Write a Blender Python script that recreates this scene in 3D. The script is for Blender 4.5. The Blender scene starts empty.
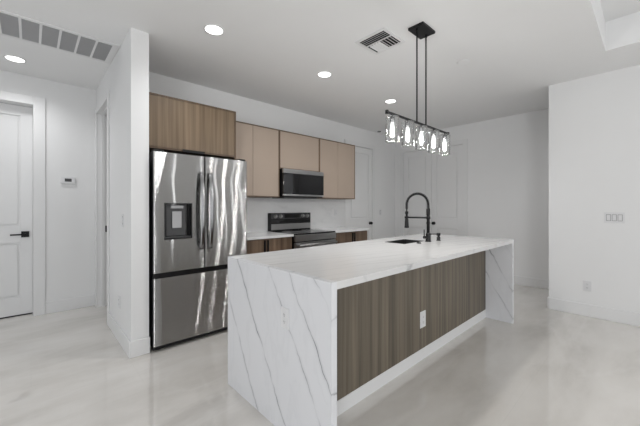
import bpy, bmesh, math, random
from mathutils import Vector, Matrix
random.seed(4)
R = math.radians
S = bpy.context.scene
COL = S.collection

# ------------------------------------------------------------------ camera
cd = bpy.data.cameras.new('camera'); cam = bpy.data.objects.new('camera', cd); COL.objects.link(cam)
cam.location = (0, 0, 1.275); cam.rotation_euler = (R(90), 0, R(46.967 - 90))
cd.sensor_width = 36; cd.lens = 309.62 / 640 * 36; cd.shift_y = -(213 - 206.67) / 640
cd.clip_start = .05
S.camera = cam
# ------------------------------------------------------------------ world, added window lamps, exposure
w = bpy.data.worlds.new('world'); S.world = w; w.use_nodes = True
w.node_tree.nodes['Background'].inputs[0].default_value = (.80, .90, 1, 1)
w.node_tree.nodes['Background'].inputs[1].default_value = 1.0
S.view_settings.view_transform = 'Standard'; S.view_settings.look = 'None'
S.view_settings.gamma = 1; S.view_settings.use_curve_mapping = False
S.view_settings.exposure = -0.12
G = dict(f0=.07, slit=.65, l0=3.0, l1=.32, down=2.1, pend=1.55, back=1.7)
def area(name, loc, rot, sx, sy, power, col=(1, 1, 1)):
    l = bpy.data.lights.new(name, 'AREA'); l.shape = 'RECTANGLE'; l.size = sx; l.size_y = sy; l.energy = power; l.color = col
    o = bpy.data.objects.new(name, l); COL.objects.link(o); o.location = loc; o.rotation_euler = rot
    return o
YF = -4.6     # unseen wall behind the camera, holds added windows
XL = -3.2     # left wall
# added lamps in the made-up, unseen openings behind the camera and in the left wall: (centre, width, height)
ADDED_WINF = [(1.35, 1.9, 2.2)]                       # added sliding doors, unseen, to bring in light
ADDED_SLITS = [2.82, 3.36, 4.24, 4.81, 5.12, 5.44, 5.76]                      # added slits, unseen, lit to streak the refrigerator steel
ADDED_WINL = [(-2.6, 1.8), (2.9, 1.4)]  # added left-wall windows, unseen, lit to fill the room
for i, (x, sx, h) in enumerate(ADDED_WINF): area('added_daylight', (x, YF + .02, .1 + h / 2), (R(90), 0, 0), sx - .1, h - .1, 62 * G['f%d' % i], (.99, .995, 1))
for x in ADDED_SLITS: area('added_daylight', (x, YF + .02, 1.25), (R(90), 0, 0), .05, 2.2, 6 * G['slit'], (1, 1, 1))
for i, (y, sy) in enumerate(ADDED_WINL): area('added_daylight', (XL + .02, y, 1.35), (R(90), 0, R(-90)), sy - .1, 1.7, 30 * G['l%d' % i], (.97, .985, 1))


# ------------------------------------------------------------------ materials
def new_mat(name):
    m = bpy.data.materials.new(name); m.use_nodes = True
    nt = m.node_tree; return m, nt, nt.nodes['Principled BSDF']
def N(nt, t, **k):
    n = nt.nodes.new(t)
    for a, b in k.items():
        if a.startswith('i_'): n.inputs[a[2:].replace('_', ' ')].default_value = b
        else: setattr(n, a, b)
    return n
def srgb(r, g, b):
    f = lambda c: (c / 255 / 12.92) if c / 255 < .04045 else ((c / 255 + .055) / 1.055) ** 2.4
    return (f(r), f(g), f(b), 1)
def plain(name, col, rough=.5, metal=0, var=.03, spec=.5, scale=6):
    m, nt, b = new_mat(name)
    tc = N(nt, 'ShaderNodeNewGeometry'); no = N(nt, 'ShaderNodeTexNoise'); no.inputs['Scale'].default_value = scale; no.inputs['Detail'].default_value = 3
    nt.links.new(tc.outputs['Position'], no.inputs['Vector'])
    mx = N(nt, 'ShaderNodeMix', data_type='RGBA')
    mx.inputs[6].default_value = tuple(c * (1 - var) for c in col[:3]) + (1,)
    mx.inputs[7].default_value = tuple(min(1, c * (1 + var)) for c in col[:3]) + (1,)
    nt.links.new(no.outputs['Fac'], mx.inputs[0]); nt.links.new(mx.outputs[2], b.inputs['Base Color'])
    b.inputs['Roughness'].default_value = rough; b.inputs['Metallic'].default_value = metal
    b.inputs['Specular IOR Level'].default_value = spec
    return m
def wood(name, dark, light, rough=.45):
    m, nt, b = new_mat(name)
    g = N(nt, 'ShaderNodeNewGeometry')
    def noise(sc, detail):
        mp = N(nt, 'ShaderNodeMapping'); mp.inputs['Scale'].default_value = sc
        nt.links.new(g.outputs['Position'], mp.inputs['Vector'])
        n = N(nt, 'ShaderNodeTexNoise'); n.inputs['Scale'].default_value = 1; n.inputs['Detail'].default_value = detail
        nt.links.new(mp.outputs[0], n.inputs['Vector']); return n
    a = noise((34, 34, .7), 5); c = noise((7, 7, .25), 2); d = noise((150, 150, 2.5), 2)
    s = N(nt, 'ShaderNodeMath', operation='MULTIPLY_ADD'); s.inputs[1].default_value = .6
    nt.links.new(a.outputs['Fac'], s.inputs[0])
    s2 = N(nt, 'ShaderNodeMath', operation='MULTIPLY'); s2.inputs[1].default_value = .3
    nt.links.new(c.outputs['Fac'], s2.inputs[0]); nt.links.new(s2.outputs[0], s.inputs[2])
    s3 = N(nt, 'ShaderNodeMath', operation='MULTIPLY_ADD'); s3.inputs[1].default_value = .12
    nt.links.new(d.outputs['Fac'], s3.inputs[0]); nt.links.new(s.outputs[0], s3.inputs[2])
    r = N(nt, 'ShaderNodeValToRGB'); e = r.color_ramp.elements
    e[0].position = .38; e[0].color = dark; e[1].position = .64; e[1].color = light
    nt.links.new(s3.outputs[0], r.inputs[0]); nt.links.new(r.outputs[0], b.inputs['Base Color'])
    b.inputs['Roughness'].default_value = rough
    return m
def quartz(name, base=(.80, .805, .83, 1), bands=None, wid=.006, strength=.8, faint=.25, top=False, fade_sc=(1, 1, 1)):
    """white quartz; long veins in the Y-Z plane at given u = Y - Z/1.6, plus faint cloudy veins"""
    m, nt, b = new_mat(name)
    L = nt.links.new
    g = N(nt, 'ShaderNodeNewGeometry'); sp = N(nt, 'ShaderNodeSeparateXYZ'); L(g.outputs['Position'], sp.inputs[0])
    def math_(op, a, c=None, d=None):
        n = N(nt, 'ShaderNodeMath', operation=op)
        for i, v in enumerate((a, c, d)):
            if v is None: continue
            if isinstance(v, (int, float)): n.inputs[i].default_value = v
            else: L(v, n.inputs[i])
        return n.outputs[0]
    def noise(scale, detail=4, off=(0, 0, 0), sc=(1, 1, 1)):
        mp = N(nt, 'ShaderNodeMapping'); mp.inputs['Location'].default_value = off; mp.inputs['Scale'].default_value = sc
        L(g.outputs['Position'], mp.inputs['Vector'])
        n = N(nt, 'ShaderNodeTexNoise'); n.inputs['Scale'].default_value = scale; n.inputs['Detail'].default_value = detail
        L(mp.outputs[0], n.inputs['Vector']); return n.outputs['Fac']
    n1 = noise(3.0); n2 = noise(16, 5, (3, 1, 2)); fade = noise(4.5, 2, (7, 7, 7), fade_sc)
    warp = math_('ADD', math_('MULTIPLY_ADD', n1, .10, -.05), math_('MULTIPLY_ADD', n2, .03, -.015))
    u = math_('ADD', math_('SUBTRACT', sp.outputs['Y'], math_('DIVIDE', sp.outputs['Z'], 1.6)), warp)
    if top: u = math_('ADD', math_('MULTIPLY_ADD', sp.outputs['X'], .2, sp.outputs['Y']), warp)
    tot = None
    for (u0, k) in (bands or []):
        dist = math_('ABSOLUTE', math_('SUBTRACT', u, u0))
        core = math_('MAXIMUM', math_('SUBTRACT', 1.0, math_('DIVIDE', dist, wid)), 0.0)
        halo = math_('MAXIMUM', math_('SUBTRACT', 1.0, math_('DIVIDE', dist, wid * 4.5)), 0.0)
        v = math_('MULTIPLY', math_('MULTIPLY_ADD', halo, .28, core), k)
        tot = v if tot is None else math_('MAXIMUM', tot, v)
    # faint drifting veins that run along X
    mpn = noise(1.0, 6, (1.3, 2.2, .4), (.9, 5.5, 2.2))
    ridge = math_('SUBTRACT', 1.0, math_('MULTIPLY', math_('ABSOLUTE', math_('SUBTRACT', mpn, .5)), 26))
    fv = math_('MULTIPLY', math_('MAXIMUM', ridge, 0.0), faint)
    fr = N(nt, 'ShaderNodeMapRange'); fr.inputs[1].default_value = .38; fr.inputs[2].default_value = .62; fr.inputs[3].default_value = .15; fr.inputs[4].default_value = 1
    L(fade, fr.inputs[0])
    if tot is not None:
        tot = math_('MAXIMUM', math_('MULTIPLY', math_('MULTIPLY', tot, fr.outputs[0]), strength), fv)
    else: tot = math_('MULTIPLY', fv, fr.outputs[0])
    mx = N(nt, 'ShaderNodeMix', data_type='RGBA'); mx.inputs[6].default_value = base; mx.inputs[7].default_value = (.16, .17, .19, 1)
    L(tot, mx.inputs[0]); L(mx.outputs[2], b.inputs['Base Color'])
    b.inputs['Roughness'].default_value = .16
    return m
def steel(name, col=.60, rough=.16, wave=.02, brush=.6):
    """horizontally brushed steel: the fine grain spreads reflections upright, the sheet is slightly wavy"""
    m, nt, b = new_mat(name); L = nt.links.new
    g = N(nt, 'ShaderNodeNewGeometry'); mp = N(nt, 'ShaderNodeMapping'); mp.inputs['Scale'].default_value = (3.4, 3.4, 1.7)
    L(g.outputs['Position'], mp.inputs['Vector'])
    n = N(nt, 'ShaderNodeTexNoise'); n.inputs['Scale'].default_value = 1; n.inputs['Detail'].default_value = 1.0
    L(mp.outputs[0], n.inputs['Vector'])
    wn = N(nt, 'ShaderNodeTexWhiteNoise'); wn.noise_dimensions = '3D'; L(g.outputs['Position'], wn.inputs['Vector'])
    sp = N(nt, 'ShaderNodeSeparateColor'); L(wn.outputs['Color'], sp.inputs[0])
    ad = N(nt, 'ShaderNodeMath', operation='ADD'); L(sp.outputs[0], ad.inputs[0]); L(sp.outputs[1], ad.inputs[1])
    zz = N(nt, 'ShaderNodeMath', operation='MULTIPLY_ADD'); zz.inputs[1].default_value = brush / 2; zz.inputs[2].default_value = -brush / 2; L(ad.outputs[0], zz.inputs[0])
    xx = N(nt, 'ShaderNodeMath', operation='MULTIPLY_ADD'); xx.inputs[1].default_value = wave; xx.inputs[2].default_value = -wave / 2; L(n.outputs['Fac'], xx.inputs[0])
    cx = N(nt, 'ShaderNodeCombineXYZ'); L(xx.outputs[0], cx.inputs[0]); L(xx.outputs[0], cx.inputs[1]); L(zz.outputs[0], cx.inputs[2])
    va = N(nt, 'ShaderNodeVectorMath', operation='ADD'); L(g.outputs['Normal'], va.inputs[0]); L(cx.outputs[0], va.inputs[1])
    vn = N(nt, 'ShaderNodeVectorMath', operation='NORMALIZE'); L(va.outputs[0], vn.inputs[0]); L(vn.outputs[0], b.inputs['Normal'])
    b.inputs['Base Color'].default_value = (col, col, col * .99, 1); b.inputs['Metallic'].default_value = 1; b.inputs['Roughness'].default_value = rough
    b.inputs['Anisotropic'].default_value = 1
    tz = N(nt, 'ShaderNodeCombineXYZ'); tz.inputs[2].default_value = 1; L(tz.outputs[0], b.inputs['Tangent'])
    return m
def floor_mat():
    m, nt, b = new_mat('polished_tile'); L = nt.links.new
    g = N(nt, 'ShaderNodeNewGeometry')
    mp = N(nt, 'ShaderNodeMapping'); mp.inputs['Rotation'].default_value = (0, 0, R(28)); mp.inputs['Scale'].default_value = (.75, 2.0, 1)
    L(g.outputs['Position'], mp.inputs['Vector'])
    n = N(nt, 'ShaderNodeTexNoise'); n.inputs['Scale'].default_value = 1.25; n.inputs['Detail'].default_value = 7; n.inputs['Roughness'].default_value = .58; n.inputs['Distortion'].default_value = .25
    L(mp.outputs[0], n.inputs['Vector'])
    r = N(nt, 'ShaderNodeValToRGB'); e = r.color_ramp.elements
    e[0].position = .30; e[0].color = FL[0]; e[1].position = .72; e[1].color = FL[2]
    x = e.new(.5); x.color = FL[1]
    L(n.outputs['Fac'], r.inputs[0])
    n2 = N(nt, 'ShaderNodeTexNoise'); n2.inputs['Scale'].default_value = .9; n2.inputs['Detail'].default_value = 5; n2.inputs['Distortion'].default_value = .4
    L(mp.outputs[0], n2.inputs['Vector'])
    s = N(nt, 'ShaderNodeMath', operation='SUBTRACT'); s.inputs[1].default_value = .5; L(n2.outputs['Fac'], s.inputs[0])
    a = N(nt, 'ShaderNodeMath', operation='ABSOLUTE'); L(s.outputs[0], a.inputs[0])
    mr = N(nt, 'ShaderNodeMapRange'); mr.inputs[1].default_value = 0; mr.inputs[2].default_value = .03; mr.inputs[3].default_value = .22; mr.inputs[4].default_value = 0
    L(a.outputs[0], mr.inputs[0])
    mx = N(nt, 'ShaderNodeMix', data_type='RGBA'); mx.inputs[7].default_value = FL[3]
    L(mr.outputs[0], mx.inputs[0]); L(r.outputs[0], mx.inputs[6])
    br = N(nt, 'ShaderNodeTexBrick'); br.offset = 0.5
    br.inputs['Scale'].default_value = 1; br.inputs['Brick Width'].default_value = 1.2; br.inputs['Row Height'].default_value = .6
    br.inputs['Mortar Size'].default_value = .0016; br.inputs['Mortar Smooth'].default_value = 0
    L(g.outputs['Position'], br.inputs['Vector'])
    mr2 = N(nt, 'ShaderNodeMath', operation='MULTIPLY'); mr2.inputs[1].default_value = .07; L(br.outputs['Fac'], mr2.inputs[0])
    mx2 = N(nt, 'ShaderNodeMix', data_type='RGBA'); mx2.inputs[7].default_value = (.25, .24, .22, 1)
    L(mr2.outputs[0], mx2.inputs[0]); L(mx.outputs[2], mx2.inputs[6]); L(mx2.outputs[2], b.inputs['Base Color'])
    b.inputs['Roughness'].default_value = .04
    b.inputs['Coat Weight'].default_value = .6; b.inputs['Coat Roughness'].default_value = .015
    b.inputs['Specular IOR Level'].default_value = .55
    return m
FL = [(.61, .58, .54, 1), (.735, .705, .665, 1), (.81, .785, .75, 1), (.86, .84, .81, 1)]
M = {}
M['wall'] = plain('wall_paint', (.86, .86, .86), .55, var=.008, spec=.2)
M['ceil'] = plain('ceiling_paint', (.90, .90, .90), .8, var=.008, spec=.1)
M['trim'] = plain('trim_paint', (.83, .83, .83), .35, var=.006, spec=.35)
M['floor'] = floor_mat()
M['quartz_isl'] = quartz('quartz_island', bands=[(1.68, .7), (1.37, 1), (.99, .75), (.795, 1), (.575, .5), (.25, .6), (-.1, .5)], faint=.04)
M['quartz_top'] = quartz('quartz_worktop', base=(.77, .765, .76, 1), faint=.03, top=True, fade_sc=(.35, 1, 1), wid=.007, strength=.42, bands=[(1.30, .7), (1.38, .9), (1.51, 1), (1.58, .5), (1.69, .8), (1.83, .9), (1.92, .5), (2.03, .8), (2.17, .6), (2.30, .9), (2.44, .6), (2.6, .7)])
M['quartz_bs'] = quartz('quartz_backsplash', base=(.86, .86, .86, 1), faint=.12)
M['wood_isl'] = wood('island_wood', srgb(86, 78, 67), srgb(127, 117, 101))
M['wood_tall'] = wood('tall_cabinet_wood', srgb(106, 88, 68), srgb(142, 122, 99))
M['wood_base'] = wood('base_cabinet_wood', srgb(88, 70, 56), srgb(134, 112, 92))
M['carcass'] = wood('carcass_wood', srgb(84, 68, 52), srgb(118, 96, 76))
M['beige'] = plain('beige_laminate', srgb(178, 161, 146), .42, var=.02)
M['steel'] = steel('brushed_steel', .42, .06, .03, 1.6)
M['steel_plain'] = plain('satin_steel', (.45, .45, .45), .28, 1, .03)
M['steel_dark'] = plain('dark_steel', (.30, .30, .305), .22, 1, .03)
M['black'] = plain('matte_black', (.010, .010, .011), .42, 0, .1, spec=.3)
M['blackgloss'] = plain('black_glass', (.008, .008, .009), .06, 0, .1)
M['greyglass'] = plain('grey_glass', (.03, .031, .034), .1, 0, .1)
M['darkgrey'] = plain('dark_grey_plastic', (.06, .06, .062), .35, 0, .1)
M['sink'] = plain('dark_composite', (.028, .028, .028), .3, 0, .1)
M['lightgrey'] = plain('light_grey_plastic', (.45, .45, .46), .3, 0, .03)
M['midgrey'] = plain('mid_grey_metal', (.20, .20, .20), .6, 0, .04)
M['plate'] = plain('white_plastic', (.78, .78, .79), .3, 0, .01)
M['shade'] = plain('slot_grey', (.22, .22, .22), .5, 0, .01)
def emis(name, col, st):
    m, nt, b = new_mat(name); b.inputs['Base Color'].default_value = (.8, .8, .8, 1)
    b.inputs['Emission Color'].default_value = col; b.inputs['Emission Strength'].default_value = st; return m
M['lamp'] = emis('lamp_lens', (1, .99, .97, 1), 5)
M['bulb'] = emis('lit_bulb', (1, .99, .97, 1), 1.35)
def glass():
    m, nt, b = new_mat('clear_glass'); L = nt.links.new; nt.nodes.remove(b)
    n = N(nt, 'ShaderNodeTexNoise'); n.inputs['Scale'].default_value = 45
    g = N(nt, 'ShaderNodeNewGeometry'); L(g.outputs['Position'], n.inputs['Vector'])
    bp = N(nt, 'ShaderNodeBump'); bp.inputs['Strength'].default_value = .25; bp.inputs['Distance'].default_value = .003
    L(n.outputs['Fac'], bp.inputs['Height'])
    tr = N(nt, 'ShaderNodeBsdfTransparent'); tr.inputs[0].default_value = (.96, .965, .965, 1)
    gl = N(nt, 'ShaderNodeBsdfGlossy'); gl.inputs['Roughness'].default_value = .13; L(bp.outputs[0], gl.inputs['Normal'])
    lw = N(nt, 'ShaderNodeLayerWeight'); lw.inputs['Blend'].default_value = .5; L(bp.outputs[0], lw.inputs['Normal'])
    pw = N(nt, 'ShaderNodeMath', operation='POWER'); pw.inputs[1].default_value = 3; L(lw.outputs['Facing'], pw.inputs[0])
    fr = N(nt, 'ShaderNodeMath', operation='MULTIPLY_ADD'); fr.inputs[1].default_value = .8; fr.inputs[2].default_value = .09; L(pw.outputs[0], fr.inputs[0])
    mx = N(nt, 'ShaderNodeMixShader'); L(fr.outputs[0], mx.inputs[0]); L(tr.outputs[0], mx.inputs[1]); L(gl.outputs[0], mx.inputs[2])
    L(mx.outputs[0], nt.nodes['Material Output'].inputs[0])
    return m
M['glass'] = glass()

# ------------------------------------------------------------------ mesh helpers (all coordinates in world metres)
class MB:
    def __init__(s): s.bm = bmesh.new(); s.smooth = False
    def box(s, x0, x1, y0, y1, z0, z1, bev=0, seg=2):
        t = bmesh.new(); bmesh.ops.create_cube(t, size=1)
        for v in t.verts: v.co = Vector(((x0 + x1) / 2 + v.co.x * (x1 - x0), (y0 + y1) / 2 + v.co.y * (y1 - y0), (z0 + z1) / 2 + v.co.z * (z1 - z0)))
        if bev: bmesh.ops.bevel(t, geom=t.edges[:], offset=bev, segments=seg, profile=.5, affect='EDGES')
        s._merge(t); return s
    def _merge(s, t):
        me = bpy.data.meshes.new('t'); t.to_mesh(me); t.free(); s.bm.from_mesh(me); bpy.data.meshes.remove(me)
    def prism(s, pts, z0, z1):
        a = [s.bm.verts.new((p[0], p[1], z0)) for p in pts]; b = [s.bm.verts.new((p[0], p[1], z1)) for p in pts]
        n = len(pts)
        s.bm.faces.new(a[::-1]); s.bm.faces.new(b)
        for i in range(n): s.bm.faces.new((a[i], a[(i + 1) % n], b[(i + 1) % n], b[i]))
        return s
    def lathe(s, c, prof, axis='Z', n=32, cap=True):
        """prof: list of (radius, height along axis)"""
        c = Vector(c)
        ax = {'X': (Vector((1, 0, 0)), Vector((0, 1, 0)), Vector((0, 0, 1))), 'Y': (Vector((0, 1, 0)), Vector((0, 0, 1)), Vector((1, 0, 0))), 'Z': (Vector((0, 0, 1)), Vector((1, 0, 0)), Vector((0, 1, 0)))}[axis]
        rings = []
        for r, h in prof:
            rings.append([s.bm.verts.new(c + ax[0] * h + ax[1] * (r * math.cos(2 * math.pi * i / n)) + ax[2] * (r * math.sin(2 * math.pi * i / n))) for i in range(n)])
        for a, b in zip(rings, rings[1:]):
            for i in range(n): f = s.bm.faces.new((a[i], a[(i + 1) % n], b[(i + 1) % n], b[i])); f.smooth = True
        if cap:
            s.bm.faces.new(rings[0][::-1]); s.bm.faces.new(rings[-1])
        return s
    def tube(s, pts, r, n=12):
        pts = [Vector(p) for p in pts]; rs = r if isinstance(r, (list, tuple)) else [r] * len(pts)
        rings = []; up = None
        for i, p in enumerate(pts):
            t = (pts[min(i + 1, len(pts) - 1)] - pts[max(i - 1, 0)]).normalized()
            if up is None:
                up = Vector((0, 0, 1)) if abs(t.z) < .9 else Vector((1, 0, 0))
            u = (up - t * up.dot(t)).normalized(); v = t.cross(u); up = u
            rings.append([s.bm.verts.new(p + (u * math.cos(2 * math.pi * k / n) + v * math.sin(2 * math.pi * k / n)) * rs[i]) for k in range(n)])
        for a, b in zip(rings, rings[1:]):
            for i in range(n): f = s.bm.faces.new((a[i], a[(i + 1) % n], b[(i + 1) % n], b[i])); f.smooth = True
        s.bm.faces.new(rings[0][::-1]); s.bm.faces.new(rings[-1])
        return s
    def build(s, name, mat, parent=None, label=None):
        bmesh.ops.recalc_face_normals(s.bm, faces=s.bm.faces[:])
        me = bpy.data.meshes.new(name)
        # origin: the parent's world place for parts, else the mesh's own base
        org = Vector(parent['_w']) if parent is not None else None
        if org is None:
            xs = [v.co for v in s.bm.verts]
            org = Vector(((min(v.x for v in xs) + max(v.x for v in xs)) / 2, (min(v.y for v in xs) + max(v.y for v in xs)) / 2, min(v.z for v in xs)))
        bmesh.ops.translate(s.bm, verts=s.bm.verts[:], vec=-org)
        s.bm.to_mesh(me); s.bm.free()
        me.materials.append(M[mat])
        o = bpy.data.objects.new(name, me); COL.objects.link(o)
        if parent is not None: o.parent = parent
        else: o.location = org
        o['_w'] = tuple(org)
        if label: o['label'] = label
        return o
def B(*a, **k): return MB().box(*a, **k)
def thing(name, loc, label, cat, group=None):
    o = bpy.data.objects.new(name, None); COL.objects.link(o); o.location = loc; o['_w'] = tuple(loc); o.empty_display_size = .1
    o['label'] = label; o['category'] = cat
    if group: o['group'] = group
    return o
def tag(o, label, cat, group=None):
    o['label'] = label; o['category'] = cat
    if group: o['group'] = group
    return o
def struct(mb, name, mat, parent=None):
    o = mb.build(name, mat, parent)
    if parent is None: o['kind'] = 'structure'
    return o
def copy_tree(o, parent=None):
    c = o.copy(); COL.objects.link(c); c.parent = parent
    for ch in list(o.children): copy_tree(ch, c)
    return c

# ------------------------------------------------------------------ setting
C = 2.788; YB = 3.844; XS = 5.839; XR, YR = 4.737, .879; XC0, XC1, YC = .617, .754, 2.998; YH = 4.916
struct(B(XL - .2, XS + .3, YF - .2, YH + .4, -.1, 0), 'floor', 'floor')
TX0, TX1, TY0, TY1, TH = .5, 4.08, -2.7, .307, .28
m = MB()
m.box(XL - .2, TX0, YF - .2, YH + .4, C, C + .12); m.box(TX1, XS + .3, YF - .2, YH + .4, C, C + .12)
m.box(TX0, TX1, TY1, YH + .4, C, C + .12); m.box(TX0, TX1, YF - .2, TY0, C, C + .12)
struct(m, 'ceiling', 'ceil')
m = MB()      # the raised tray: four upstands and its lid
m.box(TX0 - .1, TX0, TY0 - .1, TY1 + .1, C + .12, C + TH + .1); m.box(TX1, TX1 + .1, TY0 - .1, TY1 + .1, C + .12, C + TH + .1)
m.box(TX0, TX1, TY0 - .1, TY0, C + .12, C + TH + .1); m.box(TX0, TX1, TY1, TY1 + .1, C + .12, C + TH + .1)
m.box(TX0, TX1, TY0, TY1, C + TH, C + TH + .1)
struct(m, 'ceiling_tray', 'ceil')
# kitchen wall with a door opening
DX0, DX1, DZ = 4.27, 5.02, 2.43
m = B(XC1, DX0, YB, YB + .136, 0, C).box(DX1, XS + .14, YB, YB + .136, 0, C).box(DX0, DX1, YB, YB + .136, DZ, C)
struct(m, 'wall_back', 'wall')
# hall right wall, ends at the fridge
HY0, HY1, HZ = 4.03, 4.79, 2.45
m = B(XC0, XC1, YC, HY0, 0, C).box(XC0, XC1, HY1, YH, 0, C).box(XC0, XC1, HY0, HY1, HZ, C)
struct(m, 'wall_hall_right', 'wall')
HX0, HX1, HDZ = -.80, .018, 2.46
m = B(XL, HX0, YH, YH + .2, 0, C).box(HX1, XC1, YH, YH + .2, 0, C).box(HX0, HX1, YH, YH + .2, HDZ, C)
struct(m, 'wall_hall_back', 'wall')
PY0, PY1 = 2.375, 3.625
m = B(XS, XS + .14, -2.06, PY0, 0, C).box(XS, XS + .14, PY1, YB, 0, C).box(XS, XS + .14, PY0, PY1, DZ, C)
struct(m, 'wall_pantry', 'wall')
struct(B(XR, XR + .14, -2.2, YR, 0, C).box(XR + .14, XS + .14, -2.2, -2.06, 0, C), 'wall_right', 'wall')
struct(B(XS + .14, XS + .28, YF, -2.2, 0, C), 'wall_living_right', 'wall')
# room beyond the hall doorway (a store behind the kitchen wall)
struct(B(XC1, 2.4, YH, YH + .1, 0, C).box(2.4, 2.5, YB + .136, YH + .1, 0, C), 'wall_store', 'wall')
# wall behind the camera with added sliding doors and added lit slits
def openings_x(name, x0, x1, y0, y1, ops, mat='wall'):
    m = MB(); cur = x0
    for a, b, z0, z1 in sorted(ops):
        m.box(cur, a, y0, y1, 0, C)
        if z0 > 0: m.box(a, b, y0, y1, 0, z0)
        m.box(a, b, y0, y1, z1, C); cur = b
    m.box(cur, x1, y0, y1, 0, C); return struct(m, name, mat)
ops = [(x - s / 2, x + s / 2, .1, .1 + h) for x, s, h in ADDED_WINF] + [(x - .04, x + .04, .1, 2.4) for x in ADDED_SLITS]
openings_x('wall_front', XL, XS + .14, YF - .14, YF, ops)
m = MB(); cur = YF - .14
for y, s in ADDED_WINL:
    m.box(XL - .14, XL, cur, y - s / 2, 0, C); m.box(XL - .14, XL, y - s / 2, y + s / 2, 0, .45); m.box(XL - .14, XL, y - s / 2, y + s / 2, 2.25, C); cur = y + s / 2
m.box(XL - .14, XL, cur, YH + .2, 0, C); struct(m, 'wall_left', 'wall')
for i, (x, s, h) in enumerate(ADDED_WINF):
    m = MB()
    for a in (x - s / 2, x - .03, x + s / 2 - .06): m.box(a, a + .06, YF - .1, YF - .04, .1, .1 + h)
    m.box(x - s / 2, x + s / 2, YF - .1, YF - .04, .1, .16).box(x - s / 2, x + s / 2, YF - .1, YF - .04, .04 + h, .1 + h)
    struct(m, 'window_%d' % (i + 1), 'trim')  # frame of the added sliding doors, out of view
for i, (y, s) in enumerate(ADDED_WINL):
    m = B(XL - .1, XL - .04, y - s / 2, y + s / 2, .45, .5).box(XL - .1, XL - .04, y - s / 2, y + s / 2, 2.2, 2.25)
    for a in (y - s / 2, y - .025, y + s / 2 - .05): m.box(XL - .1, XL - .04, a, a + .05, .5, 2.2)
    struct(m, 'window_%d' % (i + 3), 'trim')  # frame of an added left-wall window, out of view
# baseboards
bh, bt = .14, .015
def bb(name, *boxes):
    m = MB()
    for x0, x1, y0, y1 in boxes:
        m.box(x0, x1, y0, y1, 0, bh, .003, 1)
    struct(m, name, 'trim')
CW, CT = .085, .018
bb('baseboard_back', (DX1 + CW, XS, YB - bt, YB))
bb('baseboard_pantry', (XS - bt, XS, -2.06, PY0 - CW), (XS - bt, XS, PY1 + CW, YB - bt))
bb('baseboard_right', (XR - bt, XR, -2.2, YR), (XR, XR + .14 + bt, YR, YR + bt))
bb('baseboard_hall_right', (XC0 - bt, XC0, YC - bt, HY0 - .06), (XC0, XC1 + .006, YC - bt, YC))
bb('baseboard_hall_back', (HX1 + .108, XC0, YH - bt, YH), (XL, HX0 - .1, YH - bt, YH))
# casings
m = B(DX0 - .07, DX0, YB - CT, YB, 0, DZ + CW, .003).box(DX1, DX1 + .07, YB - CT, YB, 0, DZ + CW, .003).box(DX0, DX1, YB - CT, YB, DZ, DZ + CW, .003)
struct(m, 'trim_1', 'trim')
m = B(XS - CT, XS, PY0 - CW, PY0, 0, DZ + CW, .003).box(XS - CT, XS, PY1, PY1 + CW, 0, DZ + CW, .003).box(XS - CT, XS, PY0, PY1, DZ, DZ + CW, .003)
struct(m, 'trim_2', 'trim')
m = B(HX0 - .1, HX0, YH - CT, YH, 0, HDZ + .1, .003).box(HX1, HX1 + .108, YH - CT, YH, 0, HDZ + .1, .003).box(HX0, HX1, YH - CT, YH, HDZ, HDZ + .1, .003)
struct(m, 'trim_3', 'trim')
m = B(XC0 - .016, XC0, HY0 - .06, HY0, 0, HZ + .07, .003).box(XC0 - .016, XC0, HY1, HY1 + .085, 0, HZ + .07, .003).box(XC0 - .016, XC0, HY0, HY1, HZ, HZ + .07, .003)
m.box(XC0 + .04, XC0 + .075, HY1 - .014, HY1, 0, HZ - .014).box(XC0 + .04, XC0 + .075, HY0 + .014, HY1 - .014, HZ - .014, HZ)
struct(m, 'trim_4', 'trim')
sp_ = tag(B(XC0 + .082, XC0 + .112, HY1 - .004, HY1, .95, 1.03, .001).build('strike_plate', 'black'), 'black latch strike plate set in the white hall doorway jamb', 'strike plate')

# doors: built in a local frame (u across, v depth toward the room = 0, z up)
def door(name, place, width, height, knobside=None, lever=False, knobz=.948):
    """place(u, v, z) -> world; v=0 is the face towards the room, v>0 goes into the wall"""
    def bx(m, u0, u1, v0, v1, z0, z1, bev=0):
        a = place(u0, v0, z0); b = place(u1, v1, z1)
        m.box(min(a[0], b[0]), max(a[0], b[0]), min(a[1], b[1]), max(a[1], b[1]), z0, z1, bev)
    m = MB(); st = .108; zs = [(.22, .855), (1.05, height - .12)]
    bx(m, 0, width, .014, .036, .012, height - .004)
    bx(m, .002, st, 0, .014, .012, height - .004, .002); bx(m, width - st, width - .002, 0, .014, .012, height - .004, .002)
    bx(m, st, width - st, 0, .014, .012, zs[0][0], .002); bx(m, st, width - st, 0, .014, zs[0][1], zs[1][0], .002)
    bx(m, st, width - st, 0, .014, zs[1][1], height - .004, .002)
    for z0, z1 in zs:
        bx(m, st + .022, width - st - .022, .003, .014, z0 + .022, z1 - .022, .004)
    d = struct(m, name, 'trim')
    return d
def knob(parent, c, axis, sgn):
    m = MB()
    prof = [(.030, 0), (.031, .004), (.030, .008), (.012, .010), (.011, .026), (.018, .030), (.027, .038), (.029, .048), (.026, .056), (.012, .060)]
    m.lathe(c, [(r, h * sgn) for r, h in prof], axis, 24)
    return m.build('door_knob', 'black', parent, 'round matte black knob')
d1 = door('door_1', lambda u, v, z: (DX0 + u, YB + .004 + v, z), DX1 - DX0, DZ)
knob(d1, (4.957, YB + .005, .948), 'Y', -1)
wd = (PY1 - PY0) / 2
d2 = door('door_2', lambda u, v, z: (XS + .004 + v, PY0 + u, z), wd - .0015, DZ)
knob(d2, (XS + .005, 2.945, .948), 'X', -1)
d3 = door('door_3', lambda u, v, z: (XS + .004 + v, PY0 + wd + .0015 + u, z), wd - .0015, DZ)
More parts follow.
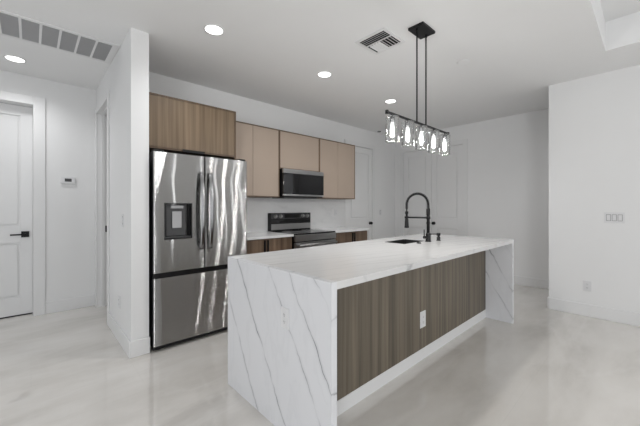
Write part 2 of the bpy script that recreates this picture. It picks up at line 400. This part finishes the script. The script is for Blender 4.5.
knob(d3, (XS + .005, 3.056, .948), 'X', -1)
d4 = door('door_4', lambda u, v, z: (HX0 + u, YH + .13 + v, z), HX1 - HX0, HDZ)
m = B(-.084, -.014, YH + .118, YH + .131, .915, .985, .002); m.lathe((-.049, YH + .118, .950), [(.011, -.04), (.011, 0)], 'Y', 16)
m.box(-.175, -.038, YH + .068, YH + .080, .941, .959, .003)
m.build('lever_handle', 'black', d4, 'square black lever handle')
B(HX0 + .004, HX1 - .004, YH + .126, YH + .17, 0.001, .012).build('door_gap_shade', 'black', d4, 'thin black strip standing in for the shaded gap under the door')  # black strip painted in for the dark gap under the door

# ------------------------------------------------------------------ kitchen island
IX0, IX1, IY0, IY1, IZ, YP = 1.037, 3.87, 1.032, 2.085, .915, 1.307
TK = .038
isl = thing('kitchen_island', ((IX0 + IX1) / 2, (IY0 + IY1) / 2, 0), 'large kitchen island with white veined waterfall top and grey-brown wood panel', 'kitchen island')
SX0, SX1, SY0, SY1 = 2.63, 3.045, 1.625, 1.875
m = B(IX0 + TK, SX0, IY0, IY1, IZ - TK, IZ).box(SX1, IX1 - TK, IY0, IY1, IZ - TK, IZ).box(SX0, SX1, IY0, SY0, IZ - TK, IZ).box(SX0, SX1, SY1, IY1, IZ - TK, IZ)
m.build('countertop', 'quartz_top', isl, 'white quartz top with faint grey veins')
def mitre(xo, xi):    # waterfall end mitred up to the top surface
    return B(min(xo, xi), max(xo, xi), IY0, IY1, 0, IZ)
mitre(IX0, IX0 + TK).build('waterfall_panel', 'quartz_isl', isl, 'near end panel with diagonal grey veins')
mitre(IX1 - TK, IX1).build('waterfall_panel', 'quartz_isl', isl)
B(IX0 + TK, IX1 - TK, YP, YP + .018, .092, IZ - TK).build('wood_panel', 'wood_isl', isl, 'grey-brown vertical grain wood panel')
B(IX0 + TK, IX1 - TK, YP - .004, YP + .018, 0, .092).build('toe_board', 'trim', isl, 'white painted toe board')
m = B(IX0 + TK, SX0 - .04, YP + .018, IY1 - .045, .1, IZ - TK).box(SX1 + .04, IX1 - TK, YP + .018, IY1 - .045, .1, IZ - TK).box(SX0 - .04, SX1 + .04, YP + .018, IY1 - .045, .1, .6)
m.box(IX0 + TK, IX1 - TK, YP + .018, IY1 - .11, 0, .1)
m.build('cabinet_body', 'carcass', isl)
nx = 5; xw = (IX1 - IX0 - 2 * TK) / nx
for i in range(nx):
    B(IX0 + TK + i * xw + .003, IX0 + TK + (i + 1) * xw - .003, IY1 - .045, IY1 - .025, .105, IZ - TK - .012, .001).build('cabinet_door', 'wood_base', isl)
def outlet(name, place, wu, hz, zc, uc, parent=None, horiz=False, kind='outlet', gangs=1):
    """wall plate; place(u, v, z): v>0 away from the wall"""
    def bx(m, u0, u1, v0, v1, z0, z1, bev=0):
        a = place(u0, v0, z0); b = place(u1, v1, z1)
        m.box(min(a[0], b[0]), max(a[0], b[0]), min(a[1], b[1]), max(a[1], b[1]), z0, z1, bev, 1)
    m = MB(); bx(m, uc - wu / 2, uc + wu / 2, 0, .006, zc - hz / 2, zc + hz / 2, .002)
    p = m.build(name, 'plate', parent)
    deep = parent is None      # on a wall plate of its own the slots belong to their socket
    for g in range(gangs):
        c = uc + (g - (gangs - 1) / 2) * .047
        if kind == 'outlet':
            for dz in (-hz * .17, hz * .17):
                m = MB(); bx(m, c - .016, c + .016, .006, .009, zc + dz - .014, zc + dz + .014, .001)
                f = m.build('socket', 'plate', p)
                m = MB()
                for s in (-.006, .006): bx(m, c + s - .0012, c + s + .0012, .009, .0095, zc + dz - .003, zc + dz + .006)
                bx(m, c - .002, c + .002, .009, .0095, zc + dz - .010, zc + dz - .006)
                m.build('slots', 'shade', f if deep else p)
        else:
            m = MB(); bx(m, c - .0155, c + .0155, .0066, .010, zc - .032, zc + .032, .001); m.build('rocker', 'plate', p)
            m = MB(); bx(m, c - .019, c + .019, .006, .0066, zc - .036, zc + .036); m.build('rocker_frame', 'shade', p)
    return p
# island outlets are part of the island (plate, face and slots as one part each side)
t = outlet('outlet', lambda u, v, z: (u, YP - v, z), .088, .135, .335, 2.393, isl)
t['label'] = 'white power outlet on the wood panel'
t = outlet('outlet', lambda u, v, z: (IX0 - v, u, z), .07, .115, .655, 1.393, isl)
t['label'] = 'white power outlet on the veined end panel'

# sink
sk = isl
e = .004; zr = IZ - .002
m = B(SX0, SX0 + e, SY0, SY1, .72, zr).box(SX1 - e, SX1, SY0, SY1, .72, zr).box(SX0 + e, SX1 - e, SY0, SY0 + e, .72, zr).box(SX0 + e, SX1 - e, SY1 - e, SY1, .72, zr).box(SX0, SX1, SY0, SY1, .70, .72)
sk = m.build('sink', 'sink', isl, 'small dark undermount sink')
MB().lathe(((SX0 + SX1) / 2, (SY0 + SY1) / 2, .720), [(.045, 0), (.045, .003), (.030, .004)], 'Z', 24).build('drain', 'steel_plain', sk)

# faucet
FX, FY = 3.0, 1.575
fa = thing('faucet', (FX, FY, IZ), 'black spring-neck kitchen faucet arching over the island sink', 'faucet')
MB().lathe((FX, FY, IZ), [(.030, 0), (.030, .006), (.026, .010), (.025, .075), (.020, .085), (.014, .090)]).build('base', 'black', fa)
MB().lathe((FX, FY, IZ), [(.0155, .085), (.0155, .27), (.019, .275), (.019, .335), (.014, .34)], n=20).build('stem', 'black', fa)
dv = Vector((-.05, .225, 0)).normalized(); rad = .113
pts = []
c0 = Vector((FX, FY, IZ))
ztop = .385
for i in range(4): pts.append(c0 + Vector((0, 0, .33 + (ztop - .33) * i / 4)))
for i in range(25):
    a = math.pi * i / 24
    pts.append(c0 + dv * (rad - rad * math.cos(a)) + Vector((0, 0, ztop + rad * math.sin(a))))
for i in range(1, 6): pts.append(c0 + dv * 2 * rad + Vector((0, 0, ztop - .085 * i / 5)))
MB().tube(pts, .0075, 10).build('hose', 'black', fa)
# spring coil about that path
def coil(pts, r, turns, k=10):
    L = [0]
    for a, b in zip(pts, pts[1:]): L.append(L[-1] + (b - a).length)
    out = []; n = turns * k; side = Vector((0, 0, 1)).cross(dv).normalized()
    for i in range(n + 1):
        s = L[-1] * i / n; j = 0
        while j < len(L) - 2 and L[j + 1] < s: j += 1
        f = (s - L[j]) / (L[j + 1] - L[j]); p = pts[j].lerp(pts[j + 1], f)
        t = (pts[min(j + 2, len(pts) - 1)] - pts[max(j - 1, 0)]).normalized(); nrm = t.cross(side)
        a = 2 * math.pi * i / k; out.append(p + (side * math.cos(a) + nrm * math.sin(a)) * r)
    return out
MB().tube(coil(pts[:-2], .0125, 44), .0032, 5).build('spring', 'black', fa)
e = c0 + dv * 2 * rad
MB().lathe((e.x, e.y, IZ), [(.014, .310), (.017, .305), (.017, .285), (.012, .280), (.012, .235), (.018, .225), (.021, .155), (.023, .150), (.023, .135), (.018, .133)][::-1], n=24).build('spray_head', 'black', fa)
MB().tube([c0 + Vector((0, 0, .245)), e + Vector((0, 0, .245))], .0085, 10).lathe((e.x, e.y, IZ), [(.022, .235), (.022, .256)], n=20).lathe((FX, FY, IZ), [(.021, .232), (.021, .258)], n=20).build('holder_arm', 'black', fa)
hv = Vector((-.045, .0, 0))
MB().tube([c0 + Vector((-.015, .005, .045)), c0 + Vector((-.052, .022, .045))], .014, 12).tube([c0 + Vector((-.046, .02, .045)), c0 + Vector((-.046, .02, .125))], .0055, 10).build('lever', 'black', fa)
so = thing('soap_dispenser', (3.165, 1.545, IZ), 'short black soap dispenser beside the faucet on the island', 'soap dispenser')
MB().lathe((3.165, 1.545, IZ), [(.024, 0), (.024, .004), (.0185, .006), (.0185, .035), (.012, .040), (.012, .052), (.019, .054), (.020, .078), (.016, .080)]).build('pump_body', 'black', so)
MB().tube([(3.165, 1.545, IZ + .068), (3.10, 1.62, IZ + .068), (3.088, 1.634, IZ + .058)], .005, 8).build('spout', 'black', so)
tag(MB().lathe((2.79, 1.562, IZ), [(.024, 0), (.024, .004), (.018, .006), (.017, .010), (.012, .0105)]).build('air_switch', 'black'), 'small flat black button on the island top in front of the sink', 'button')

# ------------------------------------------------------------------ refrigerator
RX0, RX1, RY = .776, 1.684, 2.94
fr = thing('refrigerator', ((RX0 + RX1) / 2, 3.35, 0), 'stainless steel french-door refrigerator with ice dispenser beside the hall wall', 'refrigerator')
B(RX0 + .004, RX1 - .004, 3.005, 3.80, .035, 1.752, .003).build('body', 'black', fr, 'black side and back case')
SM = (RX0 + RX1) / 2 - .002; DZ0, DZ1 = .692, 1.757
def rprof(x0, x1, y0, y1, rl, rr):
    p = []
    def arc(cx, cy, r, a0, a1):
        for i in range(6):
            a = R(a0 + (a1 - a0) * i / 5); p.append((cx + r * math.cos(a), cy + r * math.sin(a)))
    if rl: arc(x0 + rl, y0 + rl, rl, 180, 270)
    else: p.append((x0, y0))
    if rr: arc(x1 - rr, y0 + rr, rr, 270, 360)
    else: p.append((x1, y0))
    p += [(x1, y1), (x0, y1)]; return p
# left door around the dispenser cavity
HX_0, HX_1, HZ_0, HZ_1 = .862, 1.105, .981, 1.307
m = MB(); q = .012; yb = RY + .03
m.prism(rprof(RX0, SM - .003, RY, yb, q, q), DZ0, HZ_0).prism(rprof(RX0, SM - .003, RY, yb, q, q), HZ_1, DZ1)
m.prism(rprof(RX0, HX_0, RY, yb, q, 0), HZ_0, HZ_1).prism(rprof(HX_1, SM - .003, RY, yb, 0, q), HZ_0, HZ_1)
dl = m.build('door', 'steel', fr, 'steel left door with dispenser opening')
dr = MB().prism(rprof(SM + .003, RX1, RY, yb, q, q), DZ0, DZ1).build('door', 'steel', fr, 'plain steel right door')
dz = MB().prism(rprof(RX0, RX1, RY, yb, q, q), .055, .645).build('freezer_drawer', 'steel', fr)
m = B(RX0 + .001, HX_0 + .02, yb, 3.004, DZ0, DZ1 - .001).box(HX_1 - .02, SM - .004, yb, 3.004, DZ0, DZ1 - .001).box(HX_0, HX_1, yb, 3.004, DZ0, HZ_0).box(HX_0, HX_1, yb, 3.004, HZ_1, DZ1 - .001)
m.build('door_liner', 'black', dl)
B(SM + .004, RX1 - .001, yb, 3.004, DZ0, DZ1 - .001).build('door_liner', 'black', dr)
B(RX0 + .001, RX1 - .001, yb, 3.004, .055, .645).build('drawer_liner', 'black', dz)
B(RX0 + .002, RX1 - .002, RY + .02, 3.004, .645, .692).build('pocket_pull', 'black', fr, 'black recessed grip between doors and drawer')
B(RX0 + .002, RX1 - .002, RY + .03, 3.006, .018, .055).build('kick_plate', 'black', fr)
for x in (RX0 + .06, RX1 - .06):
    MB().lathe((x, 3.02, 0), [(.022, 0), (.022, .01), (.012, .012), (.012, .036)], n=16).build('foot', 'black', fr)
for x in (RX0 + .05, RX1 - .05):
    B(x - .04, x + .04, 2.96, 3.06, 1.7575, 1.778, .006).build('hinge_cover', 'black', fr)
# dispenser: dark frame, recess, paddle
m = B(HX_0, HX_0 + .008, RY - .003, RY + .058, HZ_0, HZ_1).box(HX_1 - .008, HX_1, RY - .003, RY + .058, HZ_0, HZ_1).box(HX_0, HX_1, RY - .003, RY + .058, HZ_1 - .01, HZ_1).box(HX_0, HX_1, RY - .003, RY + .058, HZ_0, HZ_0 + .01)
m.box(HX_0, HX_1, RY + .052, RY + .058, HZ_0, HZ_1)
di = m.build('dispenser', 'blackgloss', fr)
B(HX_0 + .03, HX_1 - .045, RY + .046, RY + .052, HZ_0 + .03, HZ_1 - .02).build('recess_back', 'darkgrey', di)
B(HX_0 + .075, HX_1 - .085, RY + .028, RY + .036, HZ_0 + .10, HZ_1 - .075, .003).build('paddle', 'lightgrey', di)
MB().box(HX_0 + .06, HX_1 - .075, RY + .010, RY + .045, HZ_1 - .048, HZ_1 - .022, .004).build('spout', 'lightgrey', di)
B(HX_0 + .012, HX_1 - .012, RY + .002, RY + .05, HZ_0 + .010, HZ_0 + .022, .002).build('drip_tray', 'darkgrey', di)
def bar_handle(x, parent):
    n = 14; z0, z1 = .872, 1.600; m = MB(); prev = None
    ring = []
    for i in range(n + 1):
        t = i / n; z = z0 + (z1 - z0) * t; y = RY - .022 - .038 * math.sin(math.pi * t) ** .6
        ws = .018 + .004 * math.sin(math.pi * t)
        ring.append([m.bm.verts.new((x + math.cos(a) * ws, y + math.sin(a) * .011, z)) for a in [2 * math.pi * k / 16 for k in range(16)]])
    for a, b in zip(ring, ring[1:]):
        for k in range(16): f = m.bm.faces.new((a[k], a[(k + 1) % 16], b[(k + 1) % 16], b[k])); f.smooth = True
    m.bm.faces.new(ring[0][::-1]); m.bm.faces.new(ring[-1])
    for z in (z0 + .03, z1 - .03): m.box(x - .012, x + .012, RY - .035, RY, z - .022, z + .022, .003)
    m.build('handle', 'steel_dark', parent)
bar_handle(SM - .043, dl); bar_handle(SM + .043, dr)

# ------------------------------------------------------------------ cabinets
def carcass(x0, x1, yf, z0, z1, parent, mat='carcass', t=.014):
    m = B(x0, x0 + t, yf, YB - .001, z0, z1).box(x1 - t, x1, yf, YB - .001, z0, z1).box(x0 + t, x1 - t, yf, YB - .001, z1 - t, z1).box(x0 + t, x1 - t, yf, YB - .001, z0, z0 + t).box(x0 + t, x1 - t, YB - .012, YB - .001, z0 + t, z1 - t)
    m.box(x0 + t, x1 - t, yf + .024, yf + .034, z0 + t, z1 - t)
    return m.build('body', mat, parent)
tc = thing('tall_cabinet', (1.24, 3.5, 1.835), 'brown wood-grain cabinet fixed over the refrigerator with a lift-up door', 'cabinet')
carcass(.757, 1.704, 3.224, 1.832, 2.355, tc, t=.018)
d = B(.777, 1.684, 3.225, 3.247, 1.852, 2.335, .001).build('door', 'wood_tall', tc)
B(1.115, 1.335, 3.200, 3.226, 1.824, 1.850, .001).build('handle', 'black', d)
B(1.686, 1.7035, 3.225, YB - .001, 0, 1.831).build('side_panel', 'carcass', tc)
Z0, Z1, YU = 1.404, 2.337, 3.504
uc = thing('wall_cabinet', (2.1, 3.67, Z0), 'beige two-door wall cabinet left of the microwave, next to the refrigerator', 'cabinet')
carcass(1.706, 2.5065, YU, Z0, Z1, uc)
B(1.722, 2.088, YU + .001, YU + .021, Z0 + .004, Z1 - .015, .001).build('door', 'beige', uc); B(2.093, 2.491, YU + .001, YU + .021, Z0 + .004, Z1 - .015, .001).build('door', 'beige', uc)
uc = thing('wall_cabinet', (2.88, 3.67, 1.803), 'short beige wall cabinet directly above the microwave', 'cabinet')
carcass(2.507, 3.2605, YU, 1.803, Z1, uc)
B(2.522, 3.2455, YU + .001, YU + .021, 1.806, Z1 - .015, .001).build('door', 'beige', uc)
uc = thing('wall_cabinet', (3.68, 3.67, Z0), 'beige two-door wall cabinet right of the microwave, near the white door', 'cabinet')
carcass(3.261, 4.10, YU, Z0, Z1, uc)
B(3.276, 3.672, YU + .001, YU + .021, Z0 + .004, Z1 - .015, .001).build('door', 'beige', uc); B(3.677, 4.085, YU + .001, YU + .021, Z0 + .004, Z1 - .015, .001).build('door', 'beige', uc)
def base_cab(x0, x1, seam, label):
    bc = thing('base_cabinet', ((x0 + x1) / 2, 3.5, 0), label, 'cabinet')
    B(x0, x1, 3.247, YB - .001, .1, .884).build('body', 'carcass', bc)
    B(x0, x1, 3.29, YB - .001, 0, .1).build('toe_kick', 'carcass', bc)
    for a, b, hx in ((x0 + .003, seam - .002, seam - .030), (seam + .002, x1 - .003, seam + .016)):
        d = B(a, b, 3.225, 3.246, .105, .878, .001).build('door', 'wood_base', bc)
        B(hx, hx + .014, 3.205, 3.2255, .62, .866, .001).build('handle', 'black', d)
base_cab(1.706, 2.508, 2.107, 'brown wood base cabinet between the refrigerator and the range')
base_cab(3.30, 4.09, 3.735, 'brown wood base cabinet right of the range')
tag(B(1.706, 2.515, 3.195, YB - .001, .885, .915, .002).build('countertop', 'quartz_bs'), 'white quartz countertop between the refrigerator and the range', 'countertop')
tag(B(3.296, 4.10, 3.195, YB - .001, .885, .915, .002).build('countertop', 'quartz_bs'), 'white quartz countertop right of the range', 'countertop')
bs = B(1.706, 4.20, YB - .013, YB - .001, .916, 1.403).build('backsplash', 'quartz_bs'); tag(bs, 'white veined quartz backsplash behind the range and counters', 'backsplash')

# microwave
X0, X1, Y0 = 2.525, 3.285, 3.435
mw = thing('microwave', (2.905, 3.64, 1.40), 'black and steel over-the-range microwave mounted between beige cabinets', 'microwave')
B(X0, X1, Y0 + .03, YB - .014, 1.412, 1.801, .002).build('body', 'black', mw)
B(X0 + .002, X1 - .002, Y0, Y0 + .03, 1.742, 1.800, .002).build('vent_strip', 'steel_plain', mw, 'steel strip above the glass door')
B(X0 + .002, X1 - .002, Y0, Y0 + .03, 1.45, 1.741, .002).build('door', 'blackgloss', mw)
B(X0 + .006, X0 + .16, Y0 - .001, Y0, 1.462, 1.735).build('control_panel', 'greyglass', mw)
B(X0 + .002, X1 - .002, Y0 - .004, Y0 + .03, 1.425, 1.449, .002).build('bottom_strip', 'steel_plain', mw, 'thin steel strip under the door')
B(X0 + .05, X1 - .1, Y0 + .05, YB - .06, 1.396, 1.412, .002).build('vent_grille', 'darkgrey', mw)

# range
rg = thing('range', (2.905, 3.5, 0), 'stainless steel electric range with black glass cooktop and rear control panel', 'range')
X0, X1 = 2.528, 3.288
B(X0, X1, 3.215, 3.79, .035, .900, .002).build('body', 'black', rg)
B(X0, X1, 3.185, 3.745, .900, .918, .003).build('cooktop', 'blackgloss', rg)
for x, y, r_ in ((2.72, 3.34, .11), (3.1, 3.34, .09), (2.72, 3.6, .08), (3.1, 3.6, .1)):
    MB().lathe((x, y, .918), [(r_, .0), (r_, .0004), (r_ - .004, .0005)], n=40).build('burner_ring', 'darkgrey', rg)
B(X0, X1, 3.172, 3.215, .812, .899, .004).build('front_band', 'steel_plain', rg, 'steel band under the cooktop edge')
dv2 = B(X0 + .002, X1 - .002, 3.178, 3.214, .23, .798, .004).build('oven_door', 'steel_plain', rg)
B(X0 + .09, X1 - .09, 3.175, 3.178, .34, .68).build('window', 'blackgloss', dv2)
m = MB().tube([(X0 + .03, 3.128, .765), (X1 - .03, 3.128, .765)], .013, 14)
for x in (X0 + .06, X1 - .06): m.box(x - .012, x + .012, 3.13, 3.178, .753, .777, .003)
m.build('handle', 'steel_plain', dv2)
B(X0 + .002, X1 - .002, 3.178, 3.214, .06, .222, .004).build('drawer', 'steel_plain', rg)
for x in (X0 + .05, X1 - .05): MB().lathe((x, 3.26, 0), [(.018, 0), (.018, .036)], n=14).build('foot', 'black', rg)
cp = B(X0, X1, 3.745, 3.83, .918, 1.180, .004).build('control_panel', 'black', rg)
YK = 3.745
B(X0 + .006, X1 - .006, YK - .003, YK, 1.095, 1.172, .001).build('knob_panel', 'darkgrey', cp)
B(X0 + .006, X1 - .006, YK - .002, YK, 1.04, 1.085, .0005).build('lower_display', 'blackgloss', cp)
B(X0 + .006, X1 - .006, YK - .006, YK, .935, 1.020, .001).build('steel_skirt', 'steel_plain', cp)
B(X0 + .24, X1 - .23, YK - .005, YK - .003, 1.105, 1.165).build('display', 'blackgloss', cp)
for x in (X0 + .075, X0 + .17, X1 - .17, X1 - .075):
    MB().lathe((x, YK - .003, 1.134), [(.030, 0), (.030, -.004), (.022, -.006), (.020, -.028), (.016, -.030)], 'Y', 24).box(x - .003, x + .003, YK - .036, YK - .032, 1.118, 1.152).build('knob', 'steel_plain', cp)

# ------------------------------------------------------------------ ceiling lights, vents, pendant
def downlight(x, y, label, k=None):
    k = G['down'] if k is None else k
    t = thing('recessed_light', (x, y, C), label, 'ceiling light', 'recessed ceiling lights')
    MB().lathe((x, y, C), [(.083, 0), (.083, -.004), (.072, -.007), (.070, -.003), (.070, 0)], n=40, cap=False).build('trim_ring', 'trim', t)
    MB().lathe((x, y, C), [(.0715, -.0005), (.0715, -.005), (.060, -.006)], n=40).build('lens', 'lamp', t)
    l = bpy.data.lights.new('downlight', 'SPOT'); l.energy = 14 * k; l.spot_size = R(150); l.spot_blend = 1; l.shadow_soft_size = .06; l.color = (.985, .99, 1)
    lo = bpy.data.objects.new('downlight_beam', l); COL.objects.link(lo); lo.location = (0, 0, -.03); lo.parent = t
downlight(1.143, 2.55, 'round recessed light in front of the refrigerator, largest of the kitchen row')
downlight(2.451, 2.55, 'round recessed light in the ceiling, middle of the kitchen row')
downlight(3.765, 2.55, 'round recessed light farthest along the kitchen row, above the pendant bar')
downlight(-.118, 4.441, 'round recessed light in the hall ceiling beyond the return grille')

for x, y in ((-2.2, -.6), (-.9, -.6), (-2.2, 1.4), (-2.2, -3.4), (-.6, -3.4), (1.2, -3.4), (2.98, -3.4), (4.26, -3.4), (5.25, -3.4)):  # added ceiling lamps out of view, for fill and steel streaks
    downlight(x, y, 'added unseen round recessed light in the living room ceiling behind the viewer', G['back'])

downlight(5.33, .25, 'added unseen round recessed light in the passage ceiling, to brighten the far corner', 1.6)  # added lamp hidden by the wall, lifts the far back wall
downlight(1.6, 4.40, 'added unseen round recessed light in the store room, to brighten the doorway jamb', .8)  # added lamp out of view, lightens the hall doorway jamb

vt = thing('ceiling_vent', (2.34, 1.70, C), 'square white louvred air register in the ceiling near the pendant', 'ceiling vent')
vx0, vx1, vy0, vy1 = 2.175, 2.505, 1.535, 1.865
m = B(vx0, vx1, vy0, vy0 + .03, C - .008, C, .002).box(vx0, vx1, vy1 - .03, vy1, C - .008, C, .002).box(vx0, vx0 + .03, vy0 + .03, vy1 - .03, C - .008, C, .002).box(vx1 - .03, vx1, vy0 + .03, vy1 - .03, C - .008, C, .002)
m.build('frame', 'trim', vt)
B(vx0 + .03, vx1 - .03, vy0 + .03, vy1 - .03, C - .002, C - .0005).build('backing', 'black', vt)
m = MB()
def slat(m, a, b, tilt):   # thin inclined blade between two points
    a = Vector(a); b = Vector(b); d = (b - a).normalized(); s = Vector((0, 0, 1)).cross(d)
    p = s * .009 * tilt; up = Vector((0, 0, .006))
    vs = [a - p - up * 1.6, b - p - up * 1.6, b + p, a + p]; th = Vector((0, 0, .0015))
    v1 = [m.bm.verts.new(v) for v in vs]; v2 = [m.bm.verts.new(v - th) for v in vs]
    m.bm.faces.new(v1); m.bm.faces.new(v2[::-1])
    for i in range(4): m.bm.faces.new((v1[i], v1[(i + 1) % 4], v2[(i + 1) % 4], v2[i]))
zc = C - .004
for i in range(4): slat(m, (vx0 + .046 + i * .027, vy0 + .032, zc), (vx0 + .046 + i * .027, vy1 - .032, zc), -1)
for i in range(8): slat(m, (vx0 + .148, vy0 + .045 + i * .031, zc), (vx1 - .032, vy0 + .045 + i * .031, zc), 1 if i < 4 else -1)
m.box(vx0 + .138, vx0 + .146, vy0 + .03, vy1 - .03, C - .010, C - .003)
m.build('louvres', 'trim', vt)

rt = thing('return_grille', (.14, 3.65, C), 'long white return-air grille in the hall ceiling with grey louvred cells', 'air grille')
gx0, gx1, gy0, gy1 = -.34, .602, 3.405, 3.895; p = .1265
m = B(gx0, gx1, gy0, gy0 + .035, C - .010, C, .002).box(gx0, gx1, gy1 - .035, gy1, C - .010, C, .002)
xs = [.567 - p * i for i in range(8)]
for x in xs: m.box(x - .009, x + .009, gy0 + .035, gy1 - .035, C - .010, C)
m.box(.576, gx1, gy0 + .035, gy1 - .035, C - .010, C)
m.build('frame', 'trim', rt)
B(xs[-1] + .009, .558, gy0 + .035, gy1 - .035, C - .0025, C - .0005).build('filter', 'midgrey', rt)
m = MB(); k = 30
for j in range(7):
    for i in range(k):
        y = gy0 + .042 + i * (gy1 - gy0 - .08) / k
        m.box(xs[j + 1] + .009, xs[j] - .009, y, y + .006, C - .008, C - .0026)
m.build('louvres', 'lightgrey', rt)

tag(MB().lathe((3.305, 1.345, C), [(.062, 0), (.062, -.003), (.056, -.006), (.030, -.007)], n=32).build('ceiling_speaker', 'ceil'), 'flat white round speaker disc flush in the ceiling right of the pendant', 'speaker')
sd = thing('ceiling_sprinkler', (5.093, 3.719, C), 'tiny round dark sprinkler plate in the far ceiling corner', 'sprinkler')
MB().lathe((5.093, 3.719, C), [(.075, 0), (.074, -.003), (.03, -.004)], n=28).build('escutcheon', 'trim', sd)
MB().lathe((5.093, 3.719, C), [(.038, -.0041), (.036, -.018), (.015, -.022)], n=20).build('head', 'midgrey', sd)

pn = thing('pendant_light', (2.437, 1.34, C), 'linear black pendant with five clear glass cylinder shades over the island', 'pendant light')
m = B(2.335, 2.545, 1.27, 1.41, C - .022, C, .004); m.build('canopy', 'black', pn)
ZB = 1.978
for x in (2.36, 2.512):
    MB().tube([(x, 1.34, ZB), (x, 1.34, C - .022)], .0062, 10).lathe((x, 1.34, C - .022), [(.012, 0), (.012, -.018)], n=14).build('rod', 'black', pn)
MB().box(1.925, 2.945, 1.332, 1.348, ZB - .007, ZB + .007, .001).lathe((1.93, 1.34, ZB), [(.013, -.013), (.013, .013)], n=14).lathe((2.94, 1.34, ZB), [(.013, -.013), (.013, .013)], n=14).build('crossbar', 'black', pn)
for x in (2.0, 2.217, 2.434, 2.651, 2.868):
    l = bpy.data.lights.new('bulb_light', 'POINT'); l.energy = 3 * G['pend']; l.shadow_soft_size = .03; l.color = (1, .98, .95)
    lo = bpy.data.objects.new('bulb_light', l); COL.objects.link(lo); lo.location = (x - 2.437, 0, ZB - .21 - C); lo.parent = pn
    MB().lathe((x, 1.34, 0), [(.008, ZB - .007), (.008, ZB - .022), (.019, ZB - .024), (.019, ZB - .062), (.014, ZB - .064)], n=20).build('socket', 'steel_dark', pn)
    ro, ri, zt, zb = .050, .0465, ZB - .018, ZB - .215
    MB().lathe((x, 1.34, 0), [(.0195, zt), (.042, zt), (.048, zt - .003), (ro, zt - .010), (ro, zb), (ri, zb), (ri, zt - .012), (.042, zt - .005), (.0195, zt - .005), (.0195, zt)], n=40, cap=False).build('glass_shade', 'glass', pn)
    MB().lathe((x, 1.34, 0), [(.010, ZB - .064), (.012, ZB - .072), (.015, ZB - .098), (.019, ZB - .125), (.016, ZB - .148), (.012, ZB - .168), (.006, ZB - .176), (.002, ZB - .180)], n=24).build('bulb', 'bulb', pn)

# ------------------------------------------------------------------ wall plates, thermostat
def plate_thing(name, place, wu, hz, zc, uc, label, cat, kind='outlet', gangs=1, group=None):
    p = outlet(name, place, wu, hz, zc, uc, None, kind=kind, gangs=gangs)
    tag(p, label, cat, group); return p
RW = lambda u, v, z: (XR - v, u, z)
plate_thing('light_switch', RW, .165, .118, 1.152, .283, 'wide white three-gang light switch on the right wall', 'light switch', 'switch', 3)
plate_thing('power_outlet', RW, .074, .118, .353, .512, 'white power outlet low on the right wall', 'power outlet')
HR = lambda u, v, z: (XC0 - v, u, z)
plate_thing('light_switch', HR, .074, .118, 1.15, 3.30, 'white light switch on the narrow hall wall left of the refrigerator', 'light switch', 'switch')
plate_thing('power_outlet', HR, .074, .118, .37, 3.45, 'white power outlet low on the hall wall left of the refrigerator', 'power outlet')
BK = lambda u, v, z: (u, YB - .012 - v, z)
plate_thing('power_outlet', BK, .074, .118, 1.18, 3.96, 'white power outlet on the backsplash right of the range', 'power outlet')
plate_thing('light_switch', lambda u, v, z: (u, YB - v, z), .074, .118, 1.16, 5.30, 'white light switch on the back wall right of the door with the round knob', 'light switch', 'switch')
th = thing('thermostat', (.335, YH, 1.60), 'small white thermostat with grey display on the hall back wall', 'thermostat')
B(.265, .405, YH - .022, YH, 1.560, 1.640, .004).build('case', 'plate', th)
B(.302, .368, YH - .0235, YH - .022, 1.583, 1.620).build('display', 'darkgrey', th)

for o in list(bpy.data.objects):
    if '_w' in o: del o['_w']
